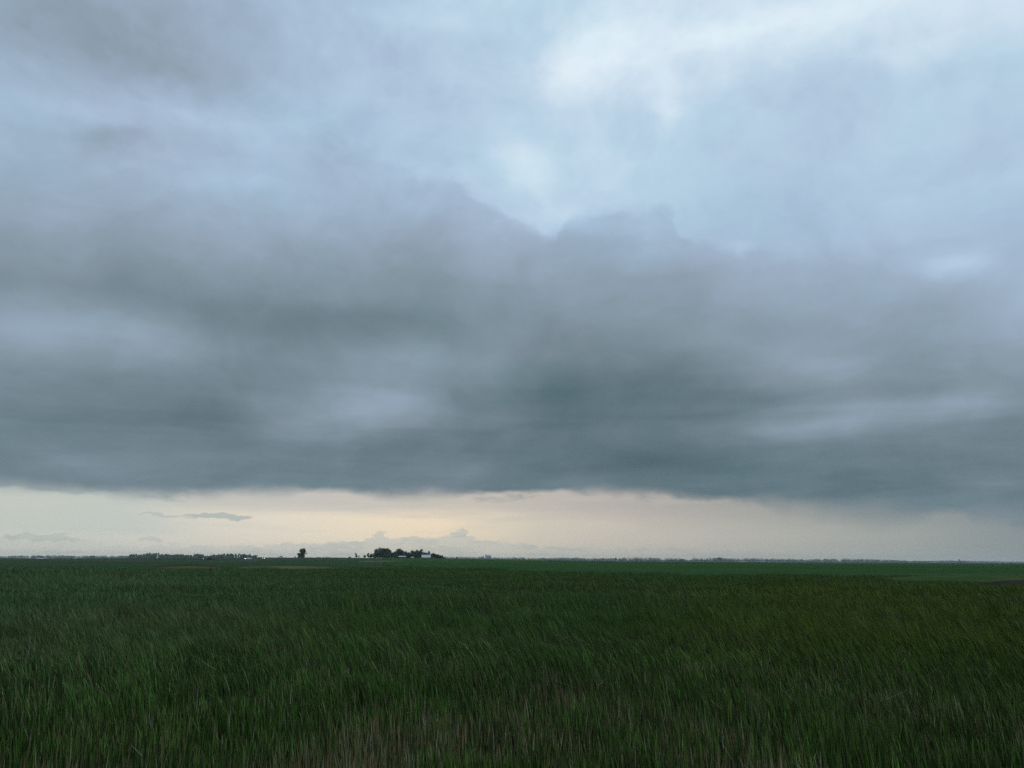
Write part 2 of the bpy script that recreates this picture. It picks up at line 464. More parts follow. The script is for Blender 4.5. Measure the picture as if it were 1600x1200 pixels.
def ground_material():
    m, nt, b = new_mat('prairie_ground'); E.nt = nt
    g = nt.nodes.new('ShaderNodeNewGeometry')
    sp = nt.nodes.new('ShaderNodeSeparateXYZ'); nt.links.new(g.outputs['Position'], sp.inputs[0])
    x, y, z = (E(o) for o in sp.outputs)
    r = E.op('SQRT', x * x + y * y)
    fld = noise(combine(x * 0.004, y * 0.012, 0.0), 1.0, 6, 0.6, 0.5)
    stripe = noise(combine(x * 0.0016, y * 0.03, 4.0), 1.0, 5, 0.6)
    grain = noise(combine(x, y, 0.0), 3.0, 5, 0.7)
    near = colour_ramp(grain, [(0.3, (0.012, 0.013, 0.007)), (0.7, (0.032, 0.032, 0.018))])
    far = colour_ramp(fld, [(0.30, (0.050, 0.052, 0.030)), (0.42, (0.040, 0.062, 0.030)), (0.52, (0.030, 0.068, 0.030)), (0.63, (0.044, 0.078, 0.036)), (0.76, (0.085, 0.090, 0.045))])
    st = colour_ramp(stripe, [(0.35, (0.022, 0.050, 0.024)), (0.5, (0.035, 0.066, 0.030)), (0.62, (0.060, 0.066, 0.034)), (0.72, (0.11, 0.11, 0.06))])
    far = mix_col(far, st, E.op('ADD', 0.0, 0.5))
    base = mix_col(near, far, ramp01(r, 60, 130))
    nt.links.new(base, b.inputs['Base Color'])
    b.inputs['Roughness'].default_value = 0.95; b.inputs['Specular IOR Level'].default_value = 0.0
    bp = nt.nodes.new('ShaderNodeBump'); bp.inputs['Strength'].default_value = 0.5; bp.inputs['Distance'].default_value = 0.06
    nt.links.new(grain.s, bp.inputs['Height']); nt.links.new(bp.outputs['Normal'], b.inputs['Normal'])
    return m


rings = [0.0] + list(np.geomspace(2.0, GR, 150)); NA = 240
vs, fs = [(0, 0, gh(0, 0))], []
for r in rings[1:]:
    for k in range(NA):
        a = 2 * math.pi * k / NA
        vs.append((r * math.sin(a), r * math.cos(a), 0))
va = np.array(vs); va[:, 2] = ground_h(va[:, 0], va[:, 1])
for k in range(NA): fs.append((0, 1 + k, 1 + (k + 1) % NA)[::-1])
for i in range(len(rings) - 2):
    b0 = 1 + i * NA; b1 = b0 + NA
    for k in range(NA): fs.append((b0 + k, b0 + (k + 1) % NA, b1 + (k + 1) % NA, b1 + k)[::-1])
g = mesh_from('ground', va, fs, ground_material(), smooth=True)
tag(g, kind='structure')
if g.data.polygons[0].normal.z < 0: g.data.flip_normals()


def canopy(name, near_edge, far_d, t0, t1, height, mat, nt_=160, nd=120, rough=0.05):
    """a crop standing in the field: rough top and a front face down to the soil; near_edge(t) gives its distance at bearing tangent t"""
    V, F = [], []
    ts = np.linspace(t0, t1, nt_)
    for i, t in enumerate(ts):
        d0 = near_edge(t); ds = np.geomspace(d0, far_d, nd)
        ds[1:-1] *= 1 + rng.normal(0, 0.004, nd - 2)
        xs = t * ds
        hz = ground_h(xs, ds)
        top = hz + height * np.clip((ds - d0) / 9.0, .12, 1) ** .7 + rng.normal(0, rough, nd) + .10 * (vnoise(xs, ds, 14, 93, 2) - .5)
        V.append((xs[0], ds[0], hz[0] - 0.05))
        V.extend(zip(xs, ds + 0.0, top))
    n = nd + 1
    for i in range(nt_ - 1):
        for k in range(n - 1):
            F.append((i * n + k, (i + 1) * n + k, (i + 1) * n + k + 1, i * n + k + 1))
    return mesh_from(name, V, F, mat, smooth=False)


def strip_sheet(name, pts_near, pts_far, lift, mat, sub=24):
    """thin sheet following the ground between two polylines of the same length"""
    V, F = [], []
    pn = np.array(pts_near, float); pf = np.array(pts_far, float)
    n = (len(pn) - 1) * sub + 1; q = np.linspace(0, len(pn) - 1, n); idx = np.arange(len(pn))
    M = 6
    for j in range(M + 1):
        t = j / M
        for u in q:
            a = np.array([np.interp(u, idx, pn[:, c]) for c in (0, 1)]); b = np.array([np.interp(u, idx, pf[:, c]) for c in (0, 1)])
            e = max(.02, math.sin(math.pi * u / (len(pn) - 1))) ** .6        # runs out to nothing at both ends
            mid = (a + b) / 2; p = mid + ((a * (1 - t) + b * t) - mid) * e
            if j in (0, M): p = p + np.array([0, random.gauss(0, 0.06) * np.linalg.norm(b - a) * 0.4])
            V.append((p[0], p[1], gh(*p) + lift * e ** .5 * (min(1, 5 * t, 5 * (1 - t)) - .04)))
    for j in range(M):
        for i in range(n - 1): F.append((j * n + i, j * n + i + 1, (j + 1) * n + i + 1, (j + 1) * n + i))
    return mesh_from(name, V, F, mat, smooth=True)


def xy(px, d): return ((px - 800) / FH * d, d)


M_CROP = mottled('young_crop', (0.022, 0.056, 0.018), (0.042, 0.090, 0.030), 0.035, 0.95, 6, 0.0, coord='Object', stretch=(0.3, 1.6, 1))
M_VERGE = mottled('verge_grass', (0.038, 0.068, 0.022), (0.056, 0.086, 0.030), 0.3, 0.95, spec=0.0)
M_DRY = mottled('dry_grass', (0.055, 0.075, 0.032), (0.13, 0.13, 0.065), 0.2, 0.95, spec=0.0)
M_BROWN = mottled('dead_weeds', (0.030, 0.034, 0.020), (0.052, 0.046, 0.028), 0.15, 0.95, spec=0.0)

EDGE_T = [-0.30, -0.16, -0.08, 0.0, 0.16, 0.32, 0.50, 0.66, 0.9]
EDGE_D = [420, 230, 165, 132, 112, 104, 96, 92, 88]


def crop_edge(t): return float(np.interp(t, EDGE_T, EDGE_D)) * (1 + 0.03 * math.sin(t * 90) * math.sin(t * 23) + 0.025 * math.sin(t * 37 + 1) + random.uniform(-.012, .012))


crop = tag(canopy('crop_field', crop_edge, 2500, -0.16, 0.95, 0.42, M_CROP, 420, 150, 0.05),
           'even dark green young crop spreading to the horizon beyond the wild grass', 'crop', kind='stuff')
tag(strip_sheet('grass_verge', [xy(1360, 84), xy(1560, 80), xy(1900, 74)], [xy(1360, 88), xy(1560, 92), xy(1900, 88)], 0.54, M_VERGE), kind='structure')
tag(strip_sheet('bare_soil', [xy(1530, 62), xy(1640, 58), xy(1900, 54)], [xy(1530, 66), xy(1640, 66), xy(1900, 64)], 0.64, M_SOIL), kind='structure')
tag(strip_sheet('dry_grass_strip', [xy(225, 121), xy(300, 124), xy(350, 128)], [xy(225, 122), xy(300, 127), xy(350, 129)], 0.62, M_DRY), kind='structure')
tag(strip_sheet('dry_grass_strip', [xy(360, 132), xy(440, 135), xy(560, 142)], [xy(360, 133), xy(440, 139), xy(560, 145)], 0.62, M_DRY), kind='structure')
tag(strip_sheet('weed_patch', [xy(235, 140), xy(300, 134), xy(350, 138)], [xy(235, 150), xy(300, 180), xy(350, 168)], 0.62, M_BROWN), kind='structure')
for nm, a, b, d0, d1, mt in (('stubble_strip', 690, 720, 700, 760, M_DRY), ('stubble_strip', 775, 872, 640, 700, M_DRY), ('stubble_strip', 560, 640, 420, 460, M_DRY)):
    tag(strip_sheet(nm, [xy(a, d0), xy((a + b) / 2, d0 - 12), xy(b, d0)], [xy(a, d1), xy((a + b) / 2, d1), xy(b, d1)], 0.75, mt), kind='structure')

# roads on low banks
def road(name, pts, width, lift):
    V, F = [], []
    P = [Vector((x, y, 0)) for x, y in pts]; Q = []
    for i in range(len(P) - 1):
        for k in range(12): Q.append(P[i].lerp(P[i + 1], k / 12))
    Q.append(P[-1])
    for i, p in enumerate(Q):
        t = (Q[min(i + 1, len(Q) - 1)] - Q[max(i - 1, 0)]).normalized(); n = Vector((-t.y, t.x, 0))
        for off, dz in ((-width / 2 - 2.5, -0.3), (-width / 2, lift), (0, lift + 0.06), (width / 2, lift), (width / 2 + 2.5, -0.3)):
            q = p + n * off; V.append((q.x, q.y, gh(p.x, p.y) + dz))
    for i in range(len(Q) - 1):
        for k in range(4): F.append((i * 5 + k, i * 5 + k + 1, (i + 1) * 5 + k + 1, (i + 1) * 5 + k))
    return tag(mesh_from(name, V, F, M_ROAD), kind='structure')


def road_z(p): return gh(p[0], p[1]) + 0.20 + 0.03
road('gravel_road', [(-620, 432), (-400, 424), (-248, 420), (-170, 417), (-120, 418)], 8.0, 0.20)
road('highway', [(-140, 424), (-166, 500), (-187, 600), (-203, 700), (-218, 800), (-232, 900)], 8.0, 0.20)


# ------------------------------------------------------------------ vehicles
def loft(sections, close=True):
    """sections: (x, [(y,z)...]) rings of equal length"""
    bm = bmesh.new(); R = []
    for x, ring in sections: R.append([bm.verts.new((x, y, z)) for y, z in ring])
    n = len(R[0])
    for a, b in zip(R, R[1:]):
        for k in range(n): bm.faces.new((a[k], a[(k + 1) % n], b[(k + 1) % n], b[k]))
    bm.faces.new(R[0]); bm.faces.new(R[-1][::-1])
    return bm


def ring(w, z0, z1, tuck=0.9):
    """car body cross section, rounded"""
    m = (z0 + z1) / 2
    return [(-w * 0.9, z0), (w * 0.9, z0), (w, z0 + 0.15 * (z1 - z0)), (w, m), (w * 0.97, z0 + 0.8 * (z1 - z0)), (w * tuck, z1), (-w * tuck, z1), (-w * 0.97, z0 + 0.8 * (z1 - z0)), (-w, m), (-w, z0 + 0.15 * (z1 - z0))]


def wheel(parent, x, y, r, w):
    bm = bmesh.new(); bmesh.ops.create_cone(bm, cap_ends=True, segments=20, radius1=r, radius2=r, depth=w, matrix=Matrix.Translation((x, y, r)) @ Matrix.Rotation(math.pi / 2, 4, 'X'))
    bmesh.ops.bevel(bm, geom=[e for e in bm.edges if len(e.link_faces) == 2 and e.calc_face_angle(0) > 1], offset=0.04, segments=2, affect='EDGES')
    t = bm_obj('wheel', bm, M_TYRE, parent, True)
    s = 1 if y > 0 else -1
    bm = bmesh.new(); bmesh.ops.create_cone(bm, cap_ends=True, segments=16, radius1=r * 0.62, radius2=r * 0.55, depth=0.05, matrix=Matrix.Translation((x, y + s * (w / 2 + 0.012), r)) @ Matrix.Rotation(-s * math.pi / 2, 4, 'X'))
    bm_obj('rim', bm, M_RIM, t)


def box(parent, name, mat, x0, x1, y0, y1, z0, z1, bev=0.02):
    bm = bmesh.new(); bmesh.ops.create_cube(bm, size=1, matrix=Matrix.Translation(((x0 + x1) / 2, (y0 + y1) / 2, (z0 + z1) / 2)) @ Matrix.Diagonal((x1 - x0, y1 - y0, z1 - z0, 1)))
    if bev: bmesh.ops.bevel(bm, geom=bm.edges[:], offset=bev, segments=2, affect='EDGES')
    return bm_obj(name, bm, mat, parent)


def make_car(name, paint, pickup=False, lit=False, suv=False):
    """nose towards +X"""
    t = empty(name, (0, 0, 0))
    if pickup:
        secs = [(-2.95, .92, .55, 1.05), (-2.85, .98, .45, 1.12), (-1.0, 1.0, .42, 1.14), (0.9, 1.0, .40, 1.14), (1.9, .99, .42, 1.16), (2.7, .96, .45, 1.10), (2.95, .86, .5, 0.98)]
        cab = [(-1.05, .94, 1.12, 1.16), (-0.75, .82, 1.12, 1.86), (0.55, .82, 1.12, 1.88), (1.45, .92, 1.12, 1.18)]
        roof = [(-0.78, .80, 1.84, 1.90), (-0.3, .80, 1.86, 1.93), (0.35, .80, 1.86, 1.93), (0.6, .78, 1.84, 1.89)]
        wx, r, hw, nose, tail, lz = (-1.85, 1.85), .40, 1.0, 2.93, -2.95, .88
    else:
        H = 1.72 if suv else 1.44
        secs = [(-2.3, .74, .45, .88), (-2.15, .86, .34, .98), (-1.2, .9, .28, 1.0), (0.6, .9, .27, .99), (1.3, .89, .29, .92), (2.05, .84, .34, .80), (2.3, .70, .42, .68)]
        cab = [((-2.1 if suv else -1.9), .80, .96, 1.0), (-1.55 if suv else -1.1, .68, .96, H - .06), (0.1, .68, .96, H - .04), (1.15, .80, .94, .98)]
        roof = [(-1.6 if suv else -1.15, .66, H - .08, H - .02), (-0.7, .67, H - .06, H), (-0.2, .67, H - .06, H), (0.15, .65, H - .08, H - .02)]
        wx, r, hw, nose, tail, lz = (-1.4, 1.4), .33, .9, 2.26, -2.28, .66
    bm = loft([(x, ring(w, a, b)) for x, w, a, b in secs]); body = bm_obj('body', bm, paint, t, True)
    bm = loft([(x, ring(w, a, b, .93)) for x, w, a, b in cab]); bm_obj('window_band', bm, M_GLASS, t)
    bm = loft([(x, ring(w, a, b, .9)) for x, w, a, b in roof]); bm_obj('roof', bm, paint, t, True)
    for s in (-1, 1):
        for x in wx: wheel(t, x, s * (hw - .10), r, .22)
        box(t, 'headlight', M_LAMP_ON if lit else M_LAMP_OFF, nose - .14, nose + .03, s * .66 - .14, s * .66 + .14, lz - .09, lz + .09)
        box(t, 'tail_light', M_TAIL, tail - .03, tail + .1, s * .7 - .1, s * .7 + .1, lz - .02, lz + .18)
        box(t, 'door_mirror', paint, .75, .9, s * (hw + .08) - .09, s * (hw + .08) + .09, 1.0 if not pickup else 1.18, 1.14 if not pickup else 1.36)
    box(t, 'bumper', M_TRIM, nose - .1, nose + .07, -.75, .75, .36, .54)
    box(t, 'rear_bumper', M_TRIM, tail - .06, tail + .12, -.75, .75, .36, .52)
    if pickup: box(t, 'cargo_bed', M_TRIM, -2.75, -1.15, -.84, .84, 1.10, 1.165)
    return t


def place_vehicle(t, px, d, rz, label, cat, group):
    x, y = xy(px, d)
    t.location = (x, y, road_z((x, y))); t.rotation_euler = (0, 0, rz)
    return tag(t, label, cat, group)


PI = math.pi
GRP = 'vehicles strung out along the far road'
place_vehicle(make_car('car', M_WHITE, suv=True), 66, 420, PI, 'white car on the far left, alone on the road near the horizon', 'car', GRP)
place_vehicle(make_car('pickup_truck', M_NAVY, pickup=True, lit=True), 328.5, 418, PI + .4, 'dark pickup with a lit headlight in front of the long hazy tree belt', 'pickup', GRP)
place_vehicle(make_car('car', M_WHITE, lit=True), 389, 505, -PI / 2 - 0.7, 'small white car under the right end of the tree belt', 'car', GRP)
place_vehicle(make_car('car', M_SILVER, lit=True), 414.5, 600, -PI / 2, 'tiny silver car with both headlights on, facing the camera', 'car', GRP)
c5 = make_car('van', M_WHITE, suv=True); place_vehicle(c5, 439, 700, -PI / 2 - 1.0, 'tiny white van seen from the side, left of the lone tree', 'van', GRP)
place_vehicle(make_car('car', M_RED, lit=True), 461.5, 800, -PI / 2, 'tiny dark red car with headlights on, right beside the lone tree', 'car', GRP)


# ------------------------------------------------------------------ trees
def tube(V, F, a, b, r0, r1, n=6):
    a = Vector(a); b = Vector(b); d = (b - a).normalized(); u = d.orthogonal().normalized(); w = d.cross(u); k0 = len(V)
    for c, r in ((a, r0), (b, r1)):
        for i in range(n):
            t = 2 * PI * i / n; V.append(tuple(c + (u * math.cos(t) + w * math.sin(t)) * r))
    for i in range(n): F.append((k0 + i, k0 + (i + 1) % n, k0 + n + (i + 1) % n, k0 + n + i))
    F.append(tuple(range(k0 + n, k0 + 2 * n)))


def leaf_mesh(name, lobes, n, size, mat, seed):
    """leaf clumps: small bent quads scattered through the volume of uneven lobes (cx,cy,cz,rx,ry,rz)"""
    r = np.random.default_rng(seed)
    vol = np.array([l[3] * l[4] * l[5] for l in lobes]) ** 0.75; vol = vol / vol.sum()
    which = r.choice(len(lobes), n, p=vol); L = np.array(lobes)[which]
    v = r.normal(size=(n, 3)); v /= np.linalg.norm(v, axis=1)[:, None]
    rad = r.uniform(0.25, 1.06, n) ** 0.55
    c = L[:, :3] + v * L[:, 3:] * rad[:, None]
    c[:, 2] = np.maximum(c[:, 2], 0.25)
    nrm = v + r.normal(0, .7, (n, 3)); nrm /= np.linalg.norm(nrm, axis=1)[:, None]
    up = r.normal(size=(n, 3)); u = np.cross(nrm, up); u /= np.linalg.norm(u, axis=1)[:, None]; w = np.cross(nrm, u)
    s = (size * r.uniform(.55, 1.35, n))[:, None]
    co = np.stack([c - u * s - w * s * .5, c + u * s - w * s * .6, c + u * s * .8 + w * s * .6 + nrm * s * .3, c - u * s * .7 + w * s * .7 - nrm * s * .2], 1).reshape(-1, 3)
    F = np.arange(4 * n).reshape(-1, 4)
    me = bpy.data.meshes.new(name); me.from_pydata(co.tolist(), [], F.tolist()); me.materials.append(mat); me.update()
    return me


def make_tree(name, H, W, seed, style='round', mat=None, n=900, own=None):
    """unit tree at the origin"""
    r = random.Random(seed); mat = mat or M_LEAF
    t = empty(name, (0, 0, 0))
    V, F = [], []
    th = H * (.32 if style != 'poplar' else .2)
    tube(V, F, (0, 0, -.3), (r.uniform(-.2, .2), 0, th), .035 * H, .024 * H)
    lobes = []
    k = {'round': 14, 'ragged': 9, 'poplar': 7, 'shrub': 6, 'spruce': 8}[style]
    for i in range(k):
        a = 2 * PI * i / k * 2.4 + r.random()
        if style == 'poplar': z = H * (.25 + .68 * i / k); rr = W * .12; s = W * .36 * (1.1 - .5 * i / k); sz = H * .13
        elif style == 'spruce': z = H * (.12 + .8 * i / k); rr = 0; s = W * .5 * (1.05 - i / k); sz = H * .10
        elif style == 'shrub': z = H * r.uniform(.25, .7); rr = W * r.uniform(.05, .32); s = W * r.uniform(.14, .24); sz = H * r.uniform(.2, .3)
        elif style == 'ragged': z = H * r.uniform(.25, .85); rr = W * r.uniform(.1, .38) * (1.25 - z / H); s = W * r.uniform(.13, .24); sz = H * r.uniform(.09, .16)
        else: z = H * (.2 + .62 * ((i * .618) % 1)); rr = W * r.uniform(.12, .34) * (1.15 - .5 * z / H); s = W * r.uniform(.18, .28); sz = H * r.uniform(.13, .20)
        c = (math.cos(a) * rr, math.sin(a) * rr, z); lobes.append((*c, s, s, sz))
        if style not in ('spruce',): tube(V, F, (0, 0, th * .8), (c[0] * .9, c[1] * .9, c[2]), .013 * H, .005 * H, 5)
    if own:
        lobes = own; V, F = [], []; tube(V, F, (0, 0, -.3), (0, 0, th), .03 * H, .022 * H)
        for c in own: tube(V, F, (0, 0, th * .5), (c[0] * .9, c[1] * .9, c[2]), .011 * H, .004 * H, 5)
    if style == 'round': lobes.append((0, 0, H * .5, W * .36, W * .36, H * .36))
    if style == 'poplar': lobes.append((0, 0, H * .9, W * .15, W * .15, H * .09))
    tr = mesh_from('trunk', V, F, M_BARK, t)
    cr = link(bpy.data.objects.new('crown', leaf_mesh('crown', lobes, n, .035 * max(H, W) + .05, mat, seed)), t)
    return t


used = set()
def grow(proto, px, d, H, label, group=None, W=None, name=None, cat='tree', rz=None):
    """place a tree: the first time the prototype itself, then copies"""
    o = proto if proto.name not in used and not used.add(proto.name) else copy_tree(proto)
    p = at(px, d); o.location = p; s = H / o['h0']; sx = (W / o['w0']) if W else s
    o.scale = (sx, sx, s); o.rotation_euler = (0, 0, random.uniform(0, 6.28) if rz is None else rz)
    for k in ('h0', 'w0'): pass
    return tag(o, label, cat, group)


def proto(name, H, W, seed, style='round', mat=None, n=900):
    t = make_tree(name, H, W, seed, style, mat, n); t['h0'] = float(H); t['w0'] = float(W); return t


BROAD = [proto('broadleaf_tree', 10, 9, s, 'round', None, 2000) for s in (11, 12, 13)]
RAG = [proto('tree', 9, 6, s, 'ragged', M_LEAF, 700) for s in (21, 22)]
POP = [proto('poplar_tree', 10, 4, s, 'poplar', None, 600) for s in (31, 32)]
BUSH = [proto('shrub', 3, 4, s, 'shrub', None, 420) for s in (41, 42)]

# the lone tree by the road
LONE = [(.2, 0, 6.3, 2.7, 2.4, 2.0), (1.6, .4, 7.3, 1.3, 1.3, 1.1), (-.9, -.5, 7.0, 1.5, 1.5, 1.2), (-2.7, .3, 3.2, 1.6, 1.6, 1.3), (-3.6, 0, 3.9, .8, .8, .5), (-.6, .6, 3.9, 2.0, 1.8, 1.6), (1.3, -.4, 4.4, 1.5, 1.5, 1.1), (3.7, .2, 4.1, .8, .8, .35), (2.6, 0, 5.2, .8, .8, .6), (-1.2, 0, 1.8, 2.0, 1.7, 1.5), (.9, 0, 1.6, 1.8, 1.5, 1.4), (.2, .5, 3.0, 2.2, 1.8, 1.4), (-3.0, 0, 1.0, 1.0, .8, .8)]
lone = make_tree('tree', 8.6, 7.6, 55, 'ragged', M_LEAF_PALE, 1500, LONE); lone['h0'] = 8.6; lone['w0'] = 7.6
grow(lone, 473, 740, 9.2, 'lone ragged tree standing by itself in the open fields', rz=0.0)

# farmyard
FD = 900.0
def fm(px_w): return px_w * FD / FH
def fh(px_h): return px_h * FD / 1272
FARM = 'trees sheltering the farmyard'
for i, (px, w, h, dd, pr, lab) in enumerate((
    (591, 13, 14.5, 0, BROAD[0], 'big round tree at the left end of the farmyard grove'),
    (599, 17, 17.5, 6, BROAD[1], 'tallest broad tree of the farmyard grove'),
    (607, 12, 16, 2, BROAD[2], 'broad tree just right of the tallest in the farmyard'),
    (614, 8, 9.5, 10, RAG[0], 'low tree in the dip between the two big farmyard crowns'),
    (618, 5, 10.5, 4, POP[0], 'narrow tree left of the second big crown of the farmyard'),
    (626, 16, 15.6, 12, BROAD[0], 'second big round tree of the grove, behind the low white shed'),
    (633, 10, 12, 18, BROAD[2], 'round tree behind the right end of the low white shed'),
    (639, 9, 10.5, 8, BROAD[1], 'lower tree in the saddle right of the low white shed'),
    (647, 11, 13.4, 4, BROAD[2], 'domed tree midway between the shed and the bright barn'),
    (654, 9, 14, 10, BROAD[0], 'tall tree left of the bright barn roof'),
    (659.5, 6, 15.4, 14, POP[1], 'narrow tall tree rising behind the left end of the bright barn'),
    (666, 9, 10.5, 22, BROAD[1], 'low round tree right behind the bright barn roof'),
    (671.5, 4, 12.4, 24, POP[0], 'thin poplar spiking up behind the right end of the bright barn'),
    (677, 9, 9.5, 12, BROAD[2], 'tree at the right end of the bright barn'),
    (683, 8, 8, 9, BROAD[0], 'tree two places right of the bright barn'),
    (689, 8, 6.2, 6, BROAD[1], 'small tree on the falling right side of the grove'),
    (692.5, 2.5, 6.8, 12, RAG[1], 'slim ragged sapling above the grove\'s low right end'),
    (695, 7, 4, 3, BUSH[0], 'bush closing the right end of the grove'),
)):
    grow(pr, px, FD + dd, fh(h) * 1.03, lab, FARM, W=fm(w) * 1.22)
for px, w, h, pr, lab in ((548, 7, 2.8, BUSH[1], 'round bush farthest left of the farm hedge'), (557.5, 5, 8.2, RAG[0], 'ragged tall shrub tree left of the farmyard'), (562, 3, 4.5, RAG[1], 'small spindly tree right of the ragged shrub tree'),
                          (571, 5, 6, BUSH[0], 'dark bush midway between the ragged tree and the grove'), (576.5, 5, 8.8, RAG[1], 'forked thin tree just left of the grove'), (581, 7, 7.2, BROAD[2], 'low round tree touching the left side of the grove'), (586, 6, 5, BUSH[1], 'bush at the foot of the grove\'s left end')):
    grow(pr, px, FD - 6, fh(h), lab, 'shrubs and small trees left of the farmyard', W=fm(w), cat='shrub' if pr in BUSH else 'tree')

for i in range(17):
    px = 588 + i * 6.3
    hh = float(np.interp(px, [588, 594, 606, 614, 622, 632, 640, 650, 662, 668, 680, 692], [9, 12, 12, 8, 11, 9, 8, 10, 11, 8, 7, 4]))
    grow(BROAD[i % 3], px, FD + 16 + (i * 23 % 11), fh(hh) * random.uniform(.9, 1.08), 'tree filling the back row of the farmyard grove', 'back row of the farmyard grove', W=fm(random.uniform(9, 12)))
    grow(BUSH[i % 2], px, FD + 2 + (i * 37 % 9), fh(random.uniform(3.5, 5.5) if px < 682 else 3.0), 'dark bush at the foot of the farmyard grove, one of a close row', 'bushes along the foot of the grove', W=fm(random.uniform(7, 10)), cat='shrub')

# long shelterbelt
SD = 2600.0
k = 0
px = 205.0
while px < 401:
    gap = 0.72 if 290 < px < 304 or 318 < px < 326 else 1.0
    h = (6.6 + 1.0 * math.sin(px * .11) + random.uniform(-.7, .9)) * gap * SD / 1272 + 4.0
    if px > 372: h *= 1.12
    if px > 394: h *= .75
    pr = random.choice(BROAD + [BROAD[0], RAG[0]])
    grow(pr, px, SD + random.uniform(-14, 14), h, 'hazy tree of the long shelterbelt on the left, one of a close row', 'trees of the long shelterbelt', W=random.uniform(12, 18))
    px += random.uniform(3.6, 4.9)

# single trees far off
FARG = 'single trees along the far horizon'
for px, d, hp, wp, pr, lab in (
    (1126, 2300, 7.6, 10, BROAD[1], 'big hazy tree standing above the far belt right of centre'),
    (963.5, 2500, 6, 4, POP[1], 'taller of two hazy poplars side by side on the horizon'),
    (969.5, 2500, 5, 4.5, RAG[0], 'shorter ragged neighbour of the hazy poplar pair'),
    (715.5, 2400, 6.0, 6, BROAD[0], 'hazy round tree between the farmyard and the grain elevator'),
    (1067, 2200, 4.8, 9, BROAD[2], 'hazy tree at the end of the dark belt, before a gap'),
    (62, 3000, 4.4, 8, BROAD[1], 'pale hazy tree above the white car on the far left'),
    (53, 3050, 3.6, 7, BROAD[0], 'pale hazy tree farthest left on the horizon'),
    (77, 3000, 4.0, 12, BROAD[2], 'pale wide tree right behind the white car'),
    (146, 2600, 4.6, 8, BROAD[0], 'hazy round tree between the white car and the shelterbelt'),
    (423.5, 2300, 3.4, 4, RAG[1], 'tiny hazy tree between the shelterbelt and the lone tree'),
    (492, 2300, 3.8, 5, BROAD[1], 'tiny hazy tree right of the lone tree'),
    (807, 3000, 4.2, 4, BROAD[0], 'tiny hazy tree right of the grain elevator'),
    (1501, 2600, 6.2, 3.6, RAG[0], 'faint slim tree by itself near the right end of the horizon'),
):
    d *= 1.45
    grow(pr, px, d, hp * d / 1272, lab, FARG, W=wp * d / FH)


def far_belt(p0, p1, d, hp0, hp1, label, seed, rag=.35, depth=60, mat=None, name='tree_belt'):
    """a far wood seen as one mass: clumped crowns along a line"""
    d = d * 1.5; depth = 110; q = d / 3000
    r = np.random.default_rng(seed)
    x0, x1 = (p0 - 800) / FH * d, (p1 - 800) / FH * d
    L = abs(x1 - x0); n = int(max(6, L / 12 / q)); lobes = []
    for i in range(n):
        u = (i + r.uniform(-.4, .4)) / max(1, n - 1); u = min(1, max(0, u)); x = x0 + (x1 - x0) * u; y = d + r.uniform(-depth, depth) / 2
        H = (hp0 + (hp1 - hp0) * u) * 1.35 * d / 1272 * (1.05 - rag * 1.1 + rag * 2.0 * float(vnoise(np.array([x]), np.array([0.]), 230 * q, seed, 4)[0]) + r.uniform(-.06, .06))
        H = max(2.2, H); z = gh(x, y); w = r.uniform(6, 20) * q
        lobes.append((x, y, z + H * .52, w, w, H * .5)); lobes.append((x + r.uniform(-3, 3) * q, y, z + H * .3, w * 1.1, w, H * .32))
    me = leaf_mesh(name, lobes, n * 420, 0.75 * q, mat or M_LEAF, seed)
    return tag(link(bpy.data.objects.new(name, me)), label, 'tree line', kind='stuff')


far_belt(84, 205, 3000, 2.6, 3.4, 'thin pale line of trees left of the shelterbelt', 1, .5)
far_belt(478, 590, 2600, 2.8, 2.6, 'low hazy trees between the lone tree and the farmyard', 2, .5)
far_belt(690, 905, 3000, 4.2, 3.6, 'hazy uneven tree line around the grain elevator', 3, .55)
far_belt(900, 975, 2900, 4.0, 3.6, 'hazy tree line left of the poplar pair', 4, .4)
far_belt(978, 1021, 2200, 4.6, 4.8, 'dark low wood right of the poplar pair', 5, .3)
far_belt(1022, 1059, 2150, 5.4, 4.8, 'darker taller wood below the thin pole', 6, .25)
far_belt(1056, 1100, 3000, 3.0, 3.4, 'pale trees in the gap between two woods', 7, .5)
far_belt(1092, 1121, 2700, 4.4, 4.6, 'rounded hazy wood left of the big hazy tree', 8, .3)
far_belt(1116, 1360, 3000, 4.4, 3.6, 'long level hazy tree line right of the big hazy tree', 9, .35)
far_belt(1355, 1500, 3300, 3.0, 2.2, 'thin hazy tree line fading out on the right', 10, .45)
far_belt(0, 1600, 4500, 2.6, 2.0, 'palest farthest trees all along the horizon', 11, .7)


